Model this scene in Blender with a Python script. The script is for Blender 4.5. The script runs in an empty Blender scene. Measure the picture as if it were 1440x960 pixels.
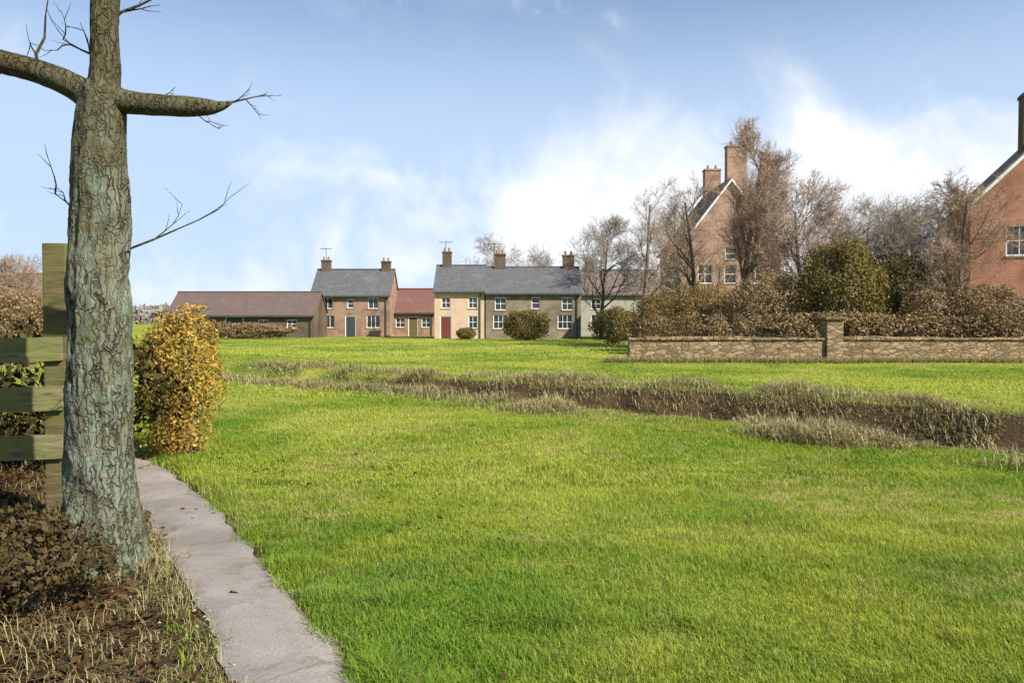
import bpy, math, random
import numpy as np
R = math.radians
rng = np.random.default_rng(7)
random.seed(7)
sc = bpy.context.scene
COL = sc.collection
F = 1120.0; EYE = 1.6; HY = 450.0

# ------------------------------------------------------------ helpers
def tag(o, label=None, cat=None, group=None, kind=None):
    if label: o['label'] = label
    if cat: o['category'] = cat
    if group: o['group'] = group
    if kind: o['kind'] = kind
    return o

def empty(name, loc=(0, 0, 0), rz=0.0, label=None, cat=None, group=None):
    o = bpy.data.objects.new(name, None); COL.objects.link(o)
    o.location = loc; o.rotation_euler = (0, 0, rz); o.empty_display_size = .2
    return tag(o, label, cat, group)

def np_mesh(name, V, faces, mat, parent=None, smooth=False, attr=None):
    """V (n,3); faces: list of int arrays (m,k)"""
    me = bpy.data.meshes.new(name)
    V = np.asarray(V, np.float32)
    me.vertices.add(len(V)); me.vertices.foreach_set('co', V.ravel())
    faces = [np.asarray(f, np.int32) for f in faces if len(f)]
    nl = sum(f.size for f in faces); npol = sum(len(f) for f in faces)
    me.loops.add(nl); me.polygons.add(npol)
    me.loops.foreach_set('vertex_index', np.concatenate([f.ravel() for f in faces]))
    st = []; off = 0
    for f in faces:
        st.append(off + np.arange(len(f)) * f.shape[1]); off += f.size
    me.polygons.foreach_set('loop_start', np.concatenate(st).astype(np.int32))
    if smooth: me.polygons.foreach_set('use_smooth', np.ones(npol, bool))
    me.update(calc_edges=True)
    if attr is not None:
        a = me.attributes.new('rnd', 'FLOAT', 'POINT'); a.data.foreach_set('value', np.asarray(attr, np.float32))
    if mat: me.materials.append(mat)
    o = bpy.data.objects.new(name, me); COL.objects.link(o)
    if parent: o.parent = parent
    return o

class MB:
    def __init__(s): s.v = []; s.f = []
    def add(s, vs, fs):
        b = len(s.v); s.v += [tuple(v) for v in vs]; s.f += [tuple(i + b for i in f) for f in fs]; return s
    def box(s, x0, x1, y0, y1, z0, z1):
        return s.add([(x0,y0,z0),(x1,y0,z0),(x1,y1,z0),(x0,y1,z0),(x0,y0,z1),(x1,y0,z1),(x1,y1,z1),(x0,y1,z1)],
              [(0,3,2,1),(4,5,6,7),(0,1,5,4),(1,2,6,5),(2,3,7,6),(3,0,4,7)])
    def beam(s, p, q, w, h, up=(0,0,1)):
        p = np.array(p, float); q = np.array(q, float); d = q - p; d /= np.linalg.norm(d)
        a = np.cross(d, up); a /= np.linalg.norm(a); b = np.cross(a, d)
        vs = []
        for e in (p, q):
            for (i, j) in ((-1,-1),(1,-1),(1,1),(-1,1)): vs.append(e + a*i*w/2 + b*j*h/2)
        return s.add(vs, [(3,2,1,0),(4,5,6,7),(0,1,5,4),(1,2,6,5),(2,3,7,6),(3,0,4,7)])
    def poly(s, pts, t):
        """extrude polygon pts by vector t"""
        n = len(pts); t = np.array(t)
        vs = [np.array(p) for p in pts] + [np.array(p) + t for p in pts]
        return s.add(vs, [tuple(range(n))[::-1], tuple(range(n, 2*n))] + [(i, (i+1) % n, n+(i+1) % n, n+i) for i in range(n)])
    def build(s, name, mat, parent=None, bevel=0, smooth=False):
        me = bpy.data.meshes.new(name); me.from_pydata([tuple(map(float, v)) for v in s.v], [], s.f); me.update()
        import bmesh
        bm = bmesh.new(); bm.from_mesh(me); bmesh.ops.recalc_face_normals(bm, faces=bm.faces)
        if bevel: bmesh.ops.bevel(bm, geom=list(bm.edges), offset=bevel, segments=2, affect='EDGES', profile=.6)
        bm.to_mesh(me); bm.free()
        if smooth: me.polygons.foreach_set('use_smooth', np.ones(len(me.polygons), bool))
        me.materials.append(mat)
        o = bpy.data.objects.new(name, me); COL.objects.link(o)
        if parent: o.parent = parent
        return o

# smooth 2D/3D value noise (numpy)
_T = rng.random((64, 64, 64)).astype(np.float32)
def vnoise(P):
    P = np.asarray(P, float); i = np.floor(P).astype(int); f = P - i; f = f*f*(3-2*f); out = 0
    for dx in (0, 1):
        for dy in (0, 1):
            for dz in (0, 1):
                w = (f[:,0] if dx else 1-f[:,0])*(f[:,1] if dy else 1-f[:,1])*(f[:,2] if dz else 1-f[:,2])
                out = out + w*_T[(i[:,0]+dx) % 64, (i[:,1]+dy) % 64, (i[:,2]+dz) % 64]
    return out*2-1
def n2(x, y, s, seed=0.):
    x = np.asarray(x, float).ravel(); y = np.asarray(y, float).ravel()
    return vnoise(np.stack([x*s+seed, y*s+seed*1.7, np.full_like(x, seed*.37+.5)], 1))

# ------------------------------------------------------------ materials
class NT:
    def __init__(s, name):
        s.m = bpy.data.materials.new(name); s.m.use_nodes = True; s.t = s.m.node_tree; s.t.nodes.clear()
        s.out = s.n('ShaderNodeOutputMaterial')
    def n(s, typ, **kw):
        nd = s.t.nodes.new(typ)
        for k, v in kw.items():
            if hasattr(nd, k): setattr(nd, k, v)
        return nd
    def l(s, a, b): s.t.links.new(a, b)
    def inp(s, sock, v):
        if hasattr(v, 'is_output'): s.l(v, sock)
        else: sock.default_value = v
    def coord(s, scale=(1,1,1), src='Object'):
        tc = s.n('ShaderNodeTexCoord'); mp = s.n('ShaderNodeMapping'); mp.inputs['Scale'].default_value = scale
        s.l(tc.outputs[src], mp.inputs['Vector']); return mp.outputs['Vector']
    def noise(s, vec, scale, detail=4, rough=.55, dist=0.):
        nd = s.n('ShaderNodeTexNoise'); s.l(vec, nd.inputs['Vector']); nd.inputs['Scale'].default_value = scale
        nd.inputs['Detail'].default_value = detail; nd.inputs['Roughness'].default_value = rough; nd.inputs['Distortion'].default_value = dist
        return nd.outputs['Fac']
    def ramp(s, fac, stops):
        nd = s.n('ShaderNodeValToRGB'); s.l(fac, nd.inputs['Fac']); cr = nd.color_ramp
        while len(cr.elements) < len(stops): cr.elements.new(.5)
        for e, (p, c) in zip(cr.elements, stops):
            e.position = p; e.color = (*c, 1) if len(c) == 3 else c
        return nd.outputs['Color']
    def maprange(s, v, a, b, c=0., d=1., smooth=True):
        nd = s.n('ShaderNodeMapRange'); nd.clamp = True
        if smooth: nd.interpolation_type = 'SMOOTHSTEP'
        s.inp(nd.inputs['Value'], v)
        for k, x in zip(('From Min','From Max','To Min','To Max'), (a, b, c, d)): nd.inputs[k].default_value = x
        return nd.outputs['Result']
    def math(s, op, a, b=0.):
        nd = s.n('ShaderNodeMath', operation=op); s.inp(nd.inputs[0], a); s.inp(nd.inputs[1], b); return nd.outputs[0]
    def mix(s, f, a, b, mode='MIX'):
        nd = s.n('ShaderNodeMix', data_type='RGBA', blend_type=mode); s.inp(nd.inputs[0], f)
        s.inp(nd.inputs[6], (*a, 1) if isinstance(a, tuple) and len(a) == 3 else a)
        s.inp(nd.inputs[7], (*b, 1) if isinstance(b, tuple) and len(b) == 3 else b); return nd.outputs[2]
    def attr(s, name='rnd'):
        nd = s.n('ShaderNodeAttribute', attribute_name=name); return nd.outputs['Fac']
    def bump(s, h, strength=.5, dist=.02):
        nd = s.n('ShaderNodeBump'); nd.inputs['Strength'].default_value = strength; nd.inputs['Distance'].default_value = dist
        s.l(h, nd.inputs['Height']); return nd.outputs['Normal']
    def bsdf(s, col, rough=.8, normal=None, spec=.3, **kw):
        b = s.n('ShaderNodeBsdfPrincipled'); s.inp(b.inputs['Base Color'], (*col, 1) if isinstance(col, tuple) and len(col) == 3 else col)
        s.inp(b.inputs['Roughness'], rough); b.inputs['Specular IOR Level'].default_value = spec
        if normal is not None: s.l(normal, b.inputs['Normal'])
        for k, v in kw.items(): s.inp(b.inputs[k], v)
        return b
    def done(s, shader):
        s.l(shader.outputs[0], s.out.inputs['Surface']); return s.m
    def leafy(s, col, transl=.35, rough=.6):
        b = s.bsdf(col, rough, spec=.12); t = s.n('ShaderNodeBsdfTranslucent'); s.inp(t.inputs['Color'], col)
        m = s.n('ShaderNodeMixShader'); m.inputs[0].default_value = transl
        s.l(b.outputs[0], m.inputs[1]); s.l(t.outputs[0], m.inputs[2]); return s.done(m)

def lawn_colour(t, attr=None):
    v = t.coord()
    big = t.noise(v, .16, 3, .55, .6); mid = t.noise(v, .75, 4, .6, .4); fine = t.noise(v, 3.5, 4, .65)
    g = t.mix(t.maprange(mid, .36, .66), (.13, .235, .018), (.265, .31, .034))
    g = t.mix(t.maprange(big, .40, .62), g, (.35, .385, .06))
    dry = t.math('MULTIPLY', t.maprange(t.noise(v, .45, 5, .7, 1.), .46, .66), t.maprange(fine, .38, .62))
    g = t.mix(t.math('MULTIPLY', dry, .8), g, (.43, .37, .15))
    ms = t.n('ShaderNodeMapping'); t.l(t.n('ShaderNodeTexCoord').outputs['Object'], ms.inputs['Vector']); ms.inputs['Location'].default_value = (.55, -4.3, 0)
    ln = t.n('ShaderNodeVectorMath', operation='LENGTH'); t.l(ms.outputs[0], ln.inputs[0])
    lush = t.math('MULTIPLY', t.maprange(t.math('ADD', ln.outputs['Value'], t.math('MULTIPLY', mid, 1.6)), 1.2, 2.6, 1, 0), t.maprange(fine, .25, .6, .5, 1))
    g = t.mix(t.math('MULTIPLY', lush, .7), g, (.07, .21, .01))
    if attr is not None:
        g = t.mix(t.maprange(attr, .8, 1., 0, .6), g, (.33, .29, .12))
        g = t.mix(1.0, g, t.ramp(attr, [(0, (.75,.8,.7)), (.8, (1.3,1.3,1.2)), (1., (1.1,1.1,1.1))]), 'MULTIPLY')
    return g

def m_ground():
    t = NT('ground_soil_and_turf'); v = t.coord()
    g = lawn_colour(t)
    soil = t.mix(t.noise(v, 6, 6, .7), (.04, .025, .012), (.105, .07, .034))
    a = t.attr('soil')
    f = t.maprange(t.math('ADD', a, t.math('MULTIPLY', t.math('SUBTRACT', t.noise(v, 4, 5, .7), .5), .5)), .35, .65)
    c = t.mix(f, t.mix(1., g, (.72, .72, .6), 'MULTIPLY'), soil)
    h = t.math('ADD', t.noise(v, 22, 5, .7), t.math('MULTIPLY', t.noise(v, 3, 4, .6), 1.5))
    return t.done(t.bsdf(c, .95, t.bump(h, .9, .05), .1))
def m_grass(name='grass_blades'):
    t = NT(name); return t.leafy(lawn_colour(t, t.attr()), .45, .55)
def m_ramp_leaf(name, stops, transl=.3, scale=1.2, rough=.6):
    t = NT(name); v = t.coord()
    f = t.math('ADD', t.math('MULTIPLY', t.attr(), .6), t.math('MULTIPLY', t.noise(v, scale, 3), .4))
    return t.leafy(t.ramp(f, stops), transl, rough)
def m_bark(name, dark, light, lich=None, scale=1., amt=.5, plates=0.):
    t = NT(name); v = t.coord((1*scale, 1*scale, .22*scale))
    n = t.noise(v, 18, 7, .7, .6); w = t.coord()
    c = t.mix(t.maprange(n, .35, .65), dark, light); h = n
    if lich:
        f = t.math('MULTIPLY', t.maprange(t.noise(w, 5*scale, 8, .75, .5), .62-amt*.35, .80-amt*.35), .8)
        c = t.mix(f, c, lich)
        c = t.mix(t.maprange(t.noise(w, 34*scale, 4, .7), .50, .62, 0, .35), c, (.19, .20, .13))
        c = t.mix(t.maprange(t.noise(w, 2.2*scale, 4, .6), .5, .7, 0, .6), c, (.075, .085, .025))
    if plates:
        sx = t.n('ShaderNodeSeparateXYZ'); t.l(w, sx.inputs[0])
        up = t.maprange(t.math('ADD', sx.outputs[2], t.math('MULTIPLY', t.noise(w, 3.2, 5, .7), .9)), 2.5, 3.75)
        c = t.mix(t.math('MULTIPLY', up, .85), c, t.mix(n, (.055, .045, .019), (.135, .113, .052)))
        dv = t.n('ShaderNodeVectorMath', operation='ADD'); t.l(t.coord((1, 1, .17)), dv.inputs[0])
        nz = t.n('ShaderNodeTexNoise'); t.l(w, nz.inputs['Vector']); nz.inputs['Scale'].default_value = 14; nz.inputs['Detail'].default_value = 4
        sc2 = t.n('ShaderNodeVectorMath', operation='SCALE'); t.l(nz.outputs['Color'], sc2.inputs[0]); sc2.inputs['Scale'].default_value = .085; t.l(sc2.outputs[0], dv.inputs[1])
        vo = t.n('ShaderNodeTexVoronoi', feature='DISTANCE_TO_EDGE'); t.l(dv.outputs[0], vo.inputs['Vector']); vo.inputs['Scale'].default_value = plates
        cr = t.maprange(vo.outputs['Distance'], .0, .13)
        f3 = t.noise(t.coord((1, 1, .35)), 70, 6, .75); c = t.mix(1., c, t.ramp(f3, [(.3, (.55,.54,.5)), (.7, (1.25,1.25,1.2))]), 'MULTIPLY')
        soft = t.maprange(t.noise(w, 3.6, 5, .7, .8), .36, .64, .15, .85)
        cr = t.math('SUBTRACT', 1., t.math('MULTIPLY', t.math('SUBTRACT', 1., cr), soft))
        c = t.mix(cr, (.045, .038, .022), c); h = t.math('ADD', t.math('MULTIPLY', cr, 1.2), t.math('ADD', n, t.math('MULTIPLY', f3, .5)))
        return t.done(t.bsdf(c, .92, t.bump(h, 1., .03), .12))
    return t.done(t.bsdf(c, .92, t.bump(h, 1., .02), .15))
def m_wood(name, a, b, moss=None):
    t = NT(name); v = t.coord((.6, 6, 6)); n = t.noise(v, 6, 6, .7, .8)
    c = t.mix(t.maprange(n, .3, .7), a, b)
    if moss:
        f = t.maprange(t.noise(t.coord(), 4, 5, .7), .42, .6); c = t.mix(t.math('MULTIPLY', f, .8), c, moss)
    return t.done(t.bsdf(c, .9, t.bump(n, .6, .01), .15))
def wall_uv(t):
    tc = t.n('ShaderNodeTexCoord'); sp = t.n('ShaderNodeSeparateXYZ'); t.l(tc.outputs['Object'], sp.inputs[0])
    cb = t.n('ShaderNodeCombineXYZ'); t.l(t.math('ADD', sp.outputs[0], sp.outputs[1]), cb.inputs[0]); t.l(sp.outputs[2], cb.inputs[1]); return cb.outputs[0]
def m_brick(name, c1, c2, mortar, bw=.225, rh=.075, ms=.01):
    t = NT(name); u = wall_uv(t); b = t.n('ShaderNodeTexBrick'); t.l(u, b.inputs['Vector'])
    for k, c in (('Color1', c1), ('Color2', c2), ('Mortar', mortar)): b.inputs[k].default_value = (*c, 1)
    b.inputs['Scale'].default_value = 1; b.inputs['Brick Width'].default_value = bw; b.inputs['Row Height'].default_value = rh
    b.inputs['Mortar Size'].default_value = ms; b.inputs['Bias'].default_value = -.1
    n = t.noise(t.coord(), .7, 5, .65, .5)
    c = t.mix(1., b.outputs['Color'], t.ramp(n, [(.28, (.45,.43,.41)), (.5, (.92,.9,.88)), (.72, (1.2,1.17,1.14))]), 'MULTIPLY')
    return t.done(t.bsdf(c, .9, t.bump(b.outputs['Fac'], -.4, .01), .15))
def m_tiles(name, c1, c2, c3, bw=.22, rh=.3):
    t = NT(name); u = wall_uv(t); b = t.n('ShaderNodeTexBrick'); t.l(u, b.inputs['Vector'])
    b.inputs['Color1'].default_value = (*c1, 1); b.inputs['Color2'].default_value = (*c2, 1); b.inputs['Mortar'].default_value = (c1[0]*.4, c1[1]*.4, c1[2]*.4, 1)
    b.inputs['Scale'].default_value = 1; b.inputs['Brick Width'].default_value = bw; b.inputs['Row Height'].default_value = rh*.7; b.inputs['Mortar Size'].default_value = .012
    f = t.maprange(t.noise(t.coord(), 1.1, 6, .7, .6), .48, .68)
    c = t.mix(t.math('MULTIPLY', f, .7), b.outputs['Color'], c3)
    return t.done(t.bsdf(c, .8, t.bump(b.outputs['Fac'], -.6, .02), .25))
def m_plain(name, a, b, sc_=2., rough=.8, bump=.3, spec=.25, bs=30):
    t = NT(name); v = t.coord(); n = t.noise(v, sc_, 6, .65, .4); h = t.noise(v, bs, 4, .6)
    return t.done(t.bsdf(t.mix(t.maprange(n, .3, .7), a, b), rough, t.bump(h, bump, .01), spec))
def m_glass():
    t = NT('window_glass'); n = t.noise(t.coord(), .8, 2)
    return t.done(t.bsdf(t.mix(n, (.012,.014,.017), (.05,.055,.06)), .06, None, .6))
def m_rubble(name, stops, joint, sc_=3.6):
    t = NT(name); v = t.coord((1, 1, 2.5)); nz = t.n('ShaderNodeTexNoise'); t.l(t.coord(), nz.inputs['Vector']); nz.inputs['Scale'].default_value = 5
    vv = t.mix(.10, v, nz.outputs['Color'])
    a = t.n('ShaderNodeTexVoronoi'); t.l(vv, a.inputs['Vector']); a.inputs['Scale'].default_value = sc_
    e = t.n('ShaderNodeTexVoronoi', feature='DISTANCE_TO_EDGE'); t.l(vv, e.inputs['Vector']); e.inputs['Scale'].default_value = sc_
    sp = t.n('ShaderNodeSeparateColor'); t.l(a.outputs['Color'], sp.inputs[0])
    c = t.ramp(sp.outputs[0], stops); n = t.noise(t.coord(), 1.6, 6, .7, .5)
    c = t.mix(1., c, t.ramp(n, [(.3, (.6,.6,.56)), (.7, (1.2,1.18,1.12))]), 'MULTIPLY')
    c = t.mix(t.maprange(t.noise(t.coord(), 3.3, 6, .75), .56, .7, 0, .6), c, (.11, .115, .04))
    k = t.maprange(e.outputs['Distance'], .0, .10); c = t.mix(k, joint, c)
    return t.done(t.bsdf(c, .95, t.bump(t.math('ADD', k, n), .9, .03), .12))
def m_path():
    t = NT('worn_concrete_path'); v = t.coord()
    a = t.noise(v, 1.6, 6, .65, .5); f = t.noise(v, 60, 4, .7); vo = t.n('ShaderNodeTexVoronoi'); t.l(v, vo.inputs['Vector']); vo.inputs['Scale'].default_value = 46
    c = t.mix(t.maprange(a, .3, .7), (.20, .172, .152), (.30, .265, .238))
    c = t.mix(t.math('MULTIPLY', t.maprange(f, .35, .7), .45), c, (.13, .11, .09))
    c = t.mix(t.maprange(vo.outputs['Distance'], .0, .16, .55, 0), c, (.36, .33, .30))
    c = t.mix(t.maprange(t.noise(v, 2.4, 6, .78), .52, .68, 0, .7), c, (.105, .085, .05))
    wv = t.n('ShaderNodeTexVoronoi', feature='DISTANCE_TO_EDGE'); t.l(t.mix(.12, v, t.n('ShaderNodeTexNoise').outputs['Color']), wv.inputs['Vector']); wv.inputs['Scale'].default_value = .8
    c = t.mix(t.maprange(wv.outputs['Distance'], .0, .006, .55, 0), c, (.07, .055, .035))
    return t.done(t.bsdf(c, .92, t.bump(t.math('ADD', f, t.math('MULTIPLY', a, 2.)), .7, .008), .2))
def m_water():
    t = NT('stream_water'); n = t.noise(t.coord(), 8, 3)
    return t.done(t.bsdf((.03, .028, .018), .08, t.bump(n, .15, .02), .5))

M = {}
M['ground'] = m_ground(); M['grass'] = m_grass()
M['dead'] = m_ramp_leaf('dead_grass', [(.15, (.14,.10,.04)), (.45, (.32,.27,.12)), (.75, (.44,.39,.20)), (.95, (.20,.24,.03))], .3)
M['litter'] = m_ramp_leaf('fallen_leaves', [(.15, (.02,.011,.005)), (.5, (.055,.031,.012)), (.8, (.10,.055,.022)), (.95, (.17,.115,.045))], .15)
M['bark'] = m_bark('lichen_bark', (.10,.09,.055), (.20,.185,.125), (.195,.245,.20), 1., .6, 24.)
M['bark_dark'] = m_bark('branch_bark', (.045,.037,.016), (.105,.088,.04), (.13,.12,.06), 1., .3, 30.)
M['bark_far'] = m_bark('winter_bark', (.07,.055,.04), (.17,.14,.105), None, .6)
M['twig'] = m_bark('winter_twigs', (.23,.155,.105), (.40,.285,.20), None, .5)
M['twig_grey'] = m_bark('grey_winter_twigs', (.19,.155,.125), (.33,.28,.235), None, .5)
M['beech'] = m_ramp_leaf('golden_beech_leaves', [(.1, (.15,.105,.02)), (.45, (.34,.225,.045)), (.75, (.50,.33,.065)), (.95, (.60,.41,.10))], .3)
M['hedge'] = m_ramp_leaf('dark_hedge_leaves', [(.1, (.075,.06,.016)), (.5, (.15,.12,.032)), (.8, (.21,.165,.05)), (.95, (.27,.20,.07))], .2)
M['yew'] = m_ramp_leaf('yew_leaves', [(.1, (.022,.02,.006)), (.5, (.05,.042,.012)), (.95, (.085,.07,.018))], .1)
M['bracken'] = m_ramp_leaf('dead_bramble_leaves', [(.1, (.025,.018,.007)), (.5, (.065,.044,.017)), (.95, (.10,.08,.026))], .15)
M['brownhedge'] = m_ramp_leaf('brown_hedge_leaves', [(.1, (.11,.075,.036)), (.5, (.23,.16,.08)), (.8, (.32,.225,.115)), (.95, (.36,.26,.12))], .2)
M['ochre'] = m_ramp_leaf('ochre_shrub_leaves', [(.1, (.09,.06,.02)), (.5, (.20,.135,.045)), (.8, (.29,.19,.06)), (.95, (.33,.22,.08))], .25)
M['grit'] = m_plain('grit_stones', (.14,.12,.10), (.36,.33,.30), 40, .9)
M['weed'] = m_ramp_leaf('weed_leaves', [(.1, (.08,.16,.02)), (.6, (.14,.24,.04)), (.95, (.22,.30,.07))], .3)
M['farwood'] = m_ramp_leaf('distant_wood', [(.1, (.13,.11,.10)), (.6, (.20,.17,.15)), (.95, (.25,.22,.18))], .1, .02)
M['rail'] = m_wood('mossy_rail_wood', (.08,.068,.032), (.25,.215,.12), (.14,.16,.045))
M['post'] = m_wood('weathered_post_wood', (.06,.045,.022), (.16,.125,.06), (.11,.11,.035))
M['brick'] = m_brick('red_brick', (.44,.16,.09), (.35,.125,.075), (.36,.28,.22))
M['brick_old'] = m_brick('pale_old_brick', (.30,.17,.11), (.24,.14,.10), (.28,.24,.19))
M['brick_pink'] = m_brick('pinkish_brick', (.36,.20,.135), (.25,.15,.11), (.33,.28,.23))
M['brick_dark'] = m_brick('dark_old_brick', (.115,.078,.05), (.085,.06,.042), (.13,.11,.08))
M['stone'] = m_brick('rubble_stone', (.30,.21,.12), (.21,.16,.095), (.15,.12,.08), .34, .15, .018)
M['rubble'] = m_rubble('garden_wall_rubble', [(.1, (.17,.125,.07)), (.5, (.29,.205,.12)), (.9, (.33,.25,.155))], (.15,.115,.07))
M['stone_house'] = m_brick('house_stone', (.22,.18,.13), (.17,.14,.105), (.22,.19,.15), .4, .2, .015)
M['cream'] = m_plain('cream_render', (.44,.315,.21), (.52,.385,.27), 1.2, .85, .2)
M['greyrender'] = m_plain('grey_render', (.26,.24,.20), (.34,.31,.26), 1.2, .85, .2)
M['slate'] = m_tiles('slate_roof', (.105,.108,.113), (.08,.083,.09), (.13,.125,.105), .25, .25)
M['pantile'] = m_tiles('red_pantiles', (.17,.072,.055), (.135,.066,.054), (.13,.10,.085), .28, .34)
M['rosytile'] = m_tiles('faded_rosy_tiles', (.125,.084,.074), (.105,.079,.071), (.115,.10,.082), .28, .34)
M['browntile'] = m_tiles('brown_roof_tiles', (.17,.125,.10), (.14,.105,.09), (.20,.18,.14), .2, .25)
M['white'] = m_plain('white_paint', (.68,.67,.63), (.78,.77,.74), 5, .5, .1)
M['darkpaint'] = m_plain('dark_door_paint', (.03,.045,.04), (.05,.065,.055), 5, .5, .1)
M['reddoor'] = m_plain('maroon_door_paint', (.11,.025,.02), (.15,.04,.03), 5, .5, .1); M['glass'] = m_glass(); M['path'] = m_path(); M['water'] = m_water()
M['pot'] = m_plain('terracotta_pot', (.28,.13,.07), (.34,.18,.11), 6)

# ------------------------------------------------------------ terrain
DITCH = np.array([(-80,34),(-30,29),(-16,27),(-9,24.3),(-4,20.2),(0,16.8),(3,14.4),(5,12.8),(6.7,10.9),(9,9.1),(14,8),(30,6.5),(80,5)], float)
def catmull(P, n=14):
    out = []
    for i in range(len(P)-1):
        p0 = P[max(i-1,0)]; p1 = P[i]; p2 = P[i+1]; p3 = P[min(i+2, len(P)-1)]
        for t in np.linspace(0, 1, n, endpoint=False):
            out.append(.5*((2*p1)+(-p0+p2)*t+(2*p0-5*p1+4*p2-p3)*t*t+(-p0+3*p1-3*p2+p3)*t**3))
    out.append(P[-1]); return np.array(out)
DC = catmull(DITCH)
def dist_poly(x, y, C):
    x = np.asarray(x, float).ravel(); y = np.asarray(y, float).ravel(); best = np.full(x.shape, 1e9); side = np.zeros_like(best)
    for a, b in zip(C[:-1], C[1:]):
        d = b-a; L2 = d@d; t = np.clip(((x-a[0])*d[0]+(y-a[1])*d[1])/L2, 0, 1)
        px = x-(a[0]+t*d[0]); py = y-(a[1]+t*d[1]); D = np.hypot(px, py); m = D < best
        best[m] = D[m]; side[m] = np.sign(d[0]*py-d[1]*px)[m]
    return best, side
PATH = np.array([(.52,.8),(-.42,2.5),(-1.10,3.73),(-1.84,5.05),(-3.25,7.4),(-4.75,9.3),(-7.2,11.3),(-11,13.2),(-18,15.5)], float)
PC = catmull(PATH, 16); PW = .268
def height(x, y):
    x = np.asarray(x, float).ravel(); y = np.asarray(y, float).ravel()
    h = .05*n2(x, y, .12, 3)+.022*n2(x, y, .5, 9)+.008*n2(x, y, 1.8, 5)
    near = np.clip((np.hypot(x, y)-1)/6, .25, 1); h = h*near
    m = (np.abs(y-18) < 26)
    D = np.full(x.shape, 99.); S = np.zeros_like(D); D[m], S[m] = dist_poly(x[m], y[m], DC)
    D = (D + .22*n2(x, y, .8, 21)+.10*n2(x, y, 2.3, 31))/(.8+.45*np.clip((x+2)/6, 0, 1))
    w = np.clip((1.45-D)/.95, 0, 1); w = w*w*(3-2*w)
    h = h - (.3+.3*np.clip((x+6)/8, 0, 1))*w + .04*np.exp(-((D-1.7)/.5)**2) + np.where(S > 0, .16*np.clip(D/1.2, 0, 1)*np.exp(-np.clip(D-1.3, 0, 99)/5.), 0.)
    pm = y < 18
    DP = np.full(x.shape, 99.); DP[pm], _ = dist_poly(x[pm], y[pm], PC)
    pw = np.clip((.75-DP)/.45, 0, 1); h = h*(1-pw)+(-.012)*pw
    # rough bank to the left of the path
    return h, D, DP, S
def hz(x, y): return float(height([x], [y])[0][0])

def axis(parts):
    out = []
    for a, b, s in parts: out += list(np.arange(a, b, s))
    out.append(parts[-1][1]); return np.array(out)
ys = axis([(-400,-60,60),(-60,-8,6),(-8,2,.6),(2,12,.10),(12,27,.14),(27,46,.5),(46,120,3),(120,400,30),(400,3000,300)])
xs = axis([(-2500,-400,300),(-400,-60,30),(-60,-20,2.5),(-20,-8,.4),(-8,10,.13),(10,20,.4),(20,60,2.5),(60,400,30),(400,2500,300)])
X, Y = np.meshgrid(xs, ys); X = X.ravel(); Y = Y.ravel()
Z, D, DP, S = height(X, Y)
far = np.clip((np.hypot(X, Y)-90)/600, 0, 1); Z = Z*(1-np.clip((np.hypot(X,Y)-60)/60,0,1)) + far*0
nx, ny = len(xs), len(ys)
idx = np.arange(nx*ny).reshape(ny, nx)
Q = np.stack([idx[:-1,:-1], idx[:-1,1:], idx[1:,1:], idx[1:,:-1]], -1).reshape(-1, 4)
g = np_mesh('ground', np.stack([X, Y, Z], 1), [Q], M['ground'], smooth=True)
# soil amount: ditch sides, left verge under the tree, path edge
def dsp_left(x, y):
    d, s = dist_poly(x, y, PC[::4]); return (d*np.sign(s)) > .1
def left_soil(x, y):
    d, s = dist_poly(x, y, PC[::4]); d = d*np.sign(s)      # >0 left of path
    return np.clip((d-.15)/.35, 0, 1)*np.clip((11-np.asarray(y))/3, 0, 1)
soil = np.clip((1.6-D)/.5, 0, 1)*(.35+.65*np.clip((X+6)/7, 0, 1))
mm = (Y < 14) & (Y > -6) & (np.abs(X) < 14)
ls = np.zeros_like(soil); ls[mm] = left_soil(X[mm], Y[mm]); soil = np.maximum(soil, ls*.9)
soil = np.maximum(soil, np.clip((.42-DP)/.1, 0, 1))
a = g.data.attributes.new('soil', 'FLOAT', 'POINT'); a.data.foreach_set('value', soil.astype(np.float32))
tag(g, kind='structure')

# path sheet
def ribbon(name, C, halfw, z, mat, sub=5, wob=.05, seed=4.):
    T = np.gradient(C, axis=0); T /= np.linalg.norm(T, axis=1)[:, None]; Nn = np.stack([-T[:,1], T[:,0]], 1)
    V = []; k = 2*sub+1
    for i, u in enumerate(np.linspace(-1, 1, k)):
        e = halfw + wob*n2(C[:,0]+(9 if u < 0 else 0), C[:,1], 2.2, seed)+wob*.5*n2(C[:,0], C[:,1]+(7 if u < 0 else 0), 7., seed)
        P = C + Nn*(u*e)[:, None]; zz = z - .02*abs(u)**4 + .004*n2(P[:,0], P[:,1], 5, seed)
        V.append(np.column_stack([P, zz]))
    V = np.stack(V, 1).reshape(-1, 3); n = len(C); I = np.arange(n*k).reshape(n, k)
    Qd = np.stack([I[:-1,:-1], I[1:,:-1], I[1:,1:], I[:-1,1:]], -1).reshape(-1, 4)
    return np_mesh(name, V, [Qd], mat, smooth=True)
p = ribbon('path', catmull(PATH, 60), PW, .016, M['path']); tag(p, kind='structure')
w = ribbon('stream_water', DC, .62, -.47, M['water'], 2, .1); tag(w, kind='structure')

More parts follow.
